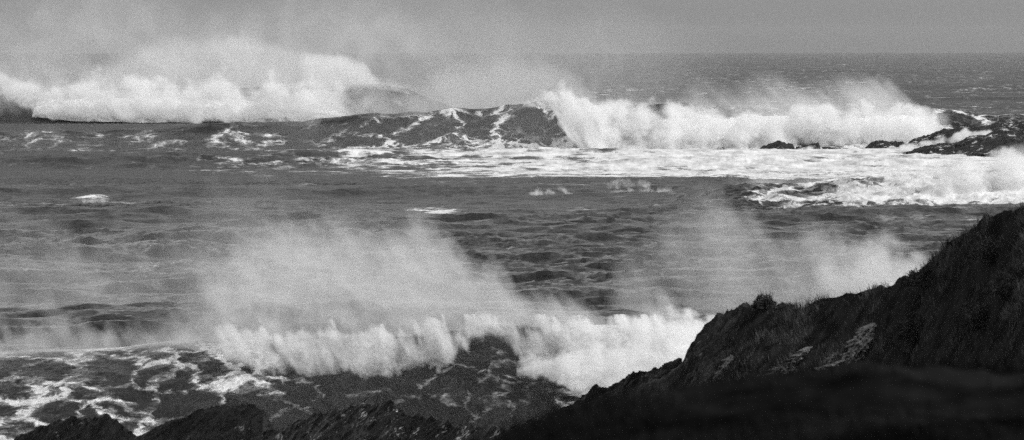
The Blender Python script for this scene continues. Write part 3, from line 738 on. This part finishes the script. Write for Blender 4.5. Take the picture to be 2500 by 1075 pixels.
g2 = grass('bank_grass', bankV[:420, 20:], 75000, .07, .003, .9, M_BANK_GRASS, gr, 'short out of focus grass on the nearest bank')

def shrub(px, py, w, h, label, seed, stalks=0, name='shrub'):
    c = on_hill(px, py); s = c[1] * K
    r = np.random.default_rng(seed)
    n_ = 3200
    d = r.normal(size=(n_, 3)); d /= np.linalg.norm(d, axis=1)[:, None]
    d[:, 2] = np.abs(d[:, 2])
    lump = 1 + .35 * fbm(d[:, 0] * 2 + seed, d[:, 1] * 2, d[:, 2] * 2, 3)
    rad = (r.random(n_) ** .4)[:, None] * lump[:, None]
    P = d * rad * np.array([w / 2, w / 2, h]) * s
    a = r.normal(size=(n_, 3)); a /= np.linalg.norm(a, axis=1)[:, None]
    b = np.cross(a, d); b /= np.linalg.norm(b, axis=1)[:, None] + 1e-9
    L = (.012 + .02 * r.random(n_))[:, None]
    V_ = np.stack([P - a * L, P + b * L * .5, P + a * L + d * L, P - b * L * .5], 1).reshape(-1, 3)
    F = np.arange(n_ * 4).reshape(-1, 4)
    root = thing(name, tuple(c), label, 'shrub', 'low shrubs on the headland')
    mesh_obj('foliage', V_ + c, F, M_LEAF, root, tuple(c), smooth=False)
    # woody base: short tapering stems
    q = r.random((7, 2)) * 2 - 1
    base = np.stack([q[:, 0] * .008, q[:, 1] * .008, 0 * q[:, 0] - .03], 1) + c
    V2, T2 = blades(base, np.full(7, h * s * .7), .012, .5, r)
    mesh_obj('stem', V2, T2, M_TURF, root, tuple(c), smooth=False)
    if stalks:
        q = r.random(stalks)
        base = np.stack([(q - .5) * w * .8 * s, 0 * q, h * s * (.85 - .8 * (q - .5) ** 2)], 1) + c
        for b_ in base:
            V3, T3 = blades(b_[None], np.full(1, 22 * s), .006, .45, r)
            mesh_obj('seed_stalk', V3, T3, M_GRASS, root, tuple(c), smooth=False)
    return root
shrub(1865, 752, 62, 30, 'rounded dark tussock topped with thin seed stalks on the skyline at the cliff top', 1, 26)
shrub(1915, 757, 40, 14, 'small low bush on the skyline just right of the stalk topped tussock', 2)
shrub(2260, 700, 110, 45, 'broad ragged bush highest on the slope below the skyline', 3)
shrub(2420, 640, 130, 60, 'tall pale tipped bush on the steep upper slope by the picture edge', 4)
shrub(2230, 830, 100, 55, 'bushy clump right of the palest rock face', 5)
shrub(2390, 800, 120, 55, 'dark bush in the middle of the lower slope', 6)
shrub(2460, 720, 110, 50, 'dense bush low at the right side under the steep slope', 7)

# ------------------------------------------------------------------ skerries far out
def skerry(label, px0, px1, sil, bot, D_, seed, mat=M_ROCK_FAR, depth=9, amp=.5, n=(220, 40, 20)):
    px = np.linspace(px0, px1, n[0])
    o, V_ = ridge('skerry', mat, px0, px1, sil, [(px0, D_), (px1, D_)], depth, depth * .6, .32, .6, amp, 3.5, n, (.3, 6, 1.5, .35), seed=seed, jag=.15)
    c = V_.reshape(-1, 3).mean(0); c[2] = 0
    me = o.data; co = np.empty(len(me.vertices) * 3, np.float32); me.vertices.foreach_get('co', co)
    me.vertices.foreach_set('co', (co.reshape(-1, 3) - c.astype(np.float32)).ravel()); me.update(); o.location = c
    return tag(o, label, 'rock', 'rocks awash offshore')
skerry('longest low dark skerry in the white wash before the big breaker', 1810, 1945, [(1810, 380), (1840, 371), (1870, 359), (1890, 351), (1903, 347), (1922, 351), (1936, 353), (1945, 366)], 0, 1050, 1.1, depth=7)
skerry('smallest dark skerry just right of the longest one', 1943, 2003, [(1943, 362), (1965, 351), (1985, 348), (1998, 352), (2003, 364)], 0, 1052, 2.3, depth=5)
skerry('thin flat skerry between the small skerry and the big rock ledge', 2112, 2215, [(2112, 362), (2130, 353), (2150, 348), (2180, 346), (2205, 348), (2215, 362)], 0, 1045, 3.9, depth=6)
skerry('upper thin dark ridge of the big ledge, white water pouring off its near side', 2205, 2900, [(2205, 358), (2235, 342), (2270, 331), (2300, 322), (2335, 317), (2370, 313), (2410, 309), (2430, 300), (2480, 297), (2520, 292), (2700, 280), (2900, 300)], 0, 1046, 5.7, depth=14, n=(420, 60, 30))
skerry('lower dark rock of the big ledge, its left end a point in the wash', 2175, 2900, [(2175, 388), (2200, 378), (2235, 369), (2270, 357), (2295, 350), (2330, 352), (2365, 338), (2400, 330), (2450, 322), (2500, 318), (2700, 312), (2900, 330)], 0, 1016, 9.1, depth=12, n=(420, 60, 30))
body(SM, 'pouring_wash', 2195, 2560, 300, 385, 1026, .5, boil([(2195, 364), (2240, 352), (2290, 338), (2340, 328), (2390, 318), (2440, 322), (2560, 330)],
     [(2195, 380), (2240, 372), (2290, 356), (2340, 350), (2390, 336), (2440, 326), (2560, 332)], 2.2, 34, 6, 6, 71.0, con=.9, rag=12), res=2.2, seed=17.0)

# ------------------------------------------------------------------ air
hm = NT('haze_air')
pv = hm.n('ShaderNodeVolumePrincipled'); pv.inputs['Color'].default_value = g3(.72); pv.inputs['Density'].default_value = 2.5e-5
hm.put(hm.out.inputs['Volume'], pv.outputs[0])
bx = np.array([[x, y, z] for z in (-5.0, 75.0) for y in (-60.0, 16500.0) for x in (-3300.0, 3300.0)])
tag(mesh_obj('haze', bx, [(0, 2, 3, 1), (4, 5, 7, 6), (0, 1, 5, 4), (1, 3, 7, 5), (3, 2, 6, 7), (2, 0, 4, 6)], hm.m, smooth=False), 'thin salty haze over the whole sea', 'haze', None, 'stuff')

# ------------------------------------------------------------------ light
SUN_EL, SUN_AZ = math.radians(48), math.radians(118)      # azimuth clockwise from straight ahead (+Y)
w = bpy.data.worlds.new('World'); S.world = w; w.use_nodes = True
nt = w.node_tree; nt.nodes.clear()
out = nt.nodes.new('ShaderNodeOutputWorld'); bg = nt.nodes.new('ShaderNodeBackground'); sky = nt.nodes.new('ShaderNodeTexSky')
sky.sky_type = 'NISHITA'; sky.sun_disc = False; sky.sun_elevation = SUN_EL; sky.sun_rotation = SUN_AZ
sky.air_density = 1.0; sky.dust_density = 3.0
bw = nt.nodes.new('ShaderNodeRGBToBW'); nt.links.new(sky.outputs[0], bw.inputs[0])
tc = nt.nodes.new('ShaderNodeTexCoord'); sp = nt.nodes.new('ShaderNodeSeparateXYZ'); nt.links.new(tc.outputs['Generated'], sp.inputs[0])
mr = nt.nodes.new('ShaderNodeMapRange'); nt.links.new(sp.outputs[2], mr.inputs[0])
for i, v_ in ((1, 0.0), (2, .7), (3, 2.85), (4, 1.85)): mr.inputs[i].default_value = v_
mu = nt.nodes.new('ShaderNodeMath'); mu.operation = 'MULTIPLY'
nt.links.new(bw.outputs[0], mu.inputs[0]); nt.links.new(mr.outputs[0], mu.inputs[1])
nt.links.new(mu.outputs[0], bg.inputs['Color']); bg.inputs['Strength'].default_value = 0.1
nt.links.new(bg.outputs[0], out.inputs[0])
sl_ = bpy.data.lights.new('sun', 'SUN'); sl_.energy = 1.3; sl_.angle = math.radians(14)
so = bpy.data.objects.new('sun', sl_); COL.objects.link(so)
from mathutils import Vector
sd = Vector((math.sin(SUN_AZ) * math.cos(SUN_EL), math.cos(SUN_AZ) * math.cos(SUN_EL), math.sin(SUN_EL)))
so.rotation_euler = sd.to_track_quat('Z', 'Y').to_euler(); so.location = sd * 200

# ------------------------------------------------------------------ camera
cd = bpy.data.cameras.new('camera'); cam = bpy.data.objects.new('camera', cd); COL.objects.link(cam)
cam.location = (0, 0, H); cam.rotation_euler = (math.radians(90) - PITCH, 0, 0)
cd.lens = 200; cd.sensor_width = 36; cd.clip_start = .5; cd.clip_end = 60000
cd.dof.use_dof = True; cd.dof.focus_distance = 900; cd.dof.aperture_fstop = 8
S.camera = cam
S.view_settings.view_transform = 'Standard'; S.view_settings.look = 'None'; S.view_settings.gamma = 1
S.view_settings.exposure = 0.12
S.cycles.volume_bounces = 5; S.cycles.max_bounces = 8; S.cycles.transparent_max_bounces = 8
S.cycles.use_denoising = False; S.cycles.use_adaptive_sampling = False
S.cycles.sample_clamp_direct = 4; S.cycles.sample_clamp_indirect = 1.5
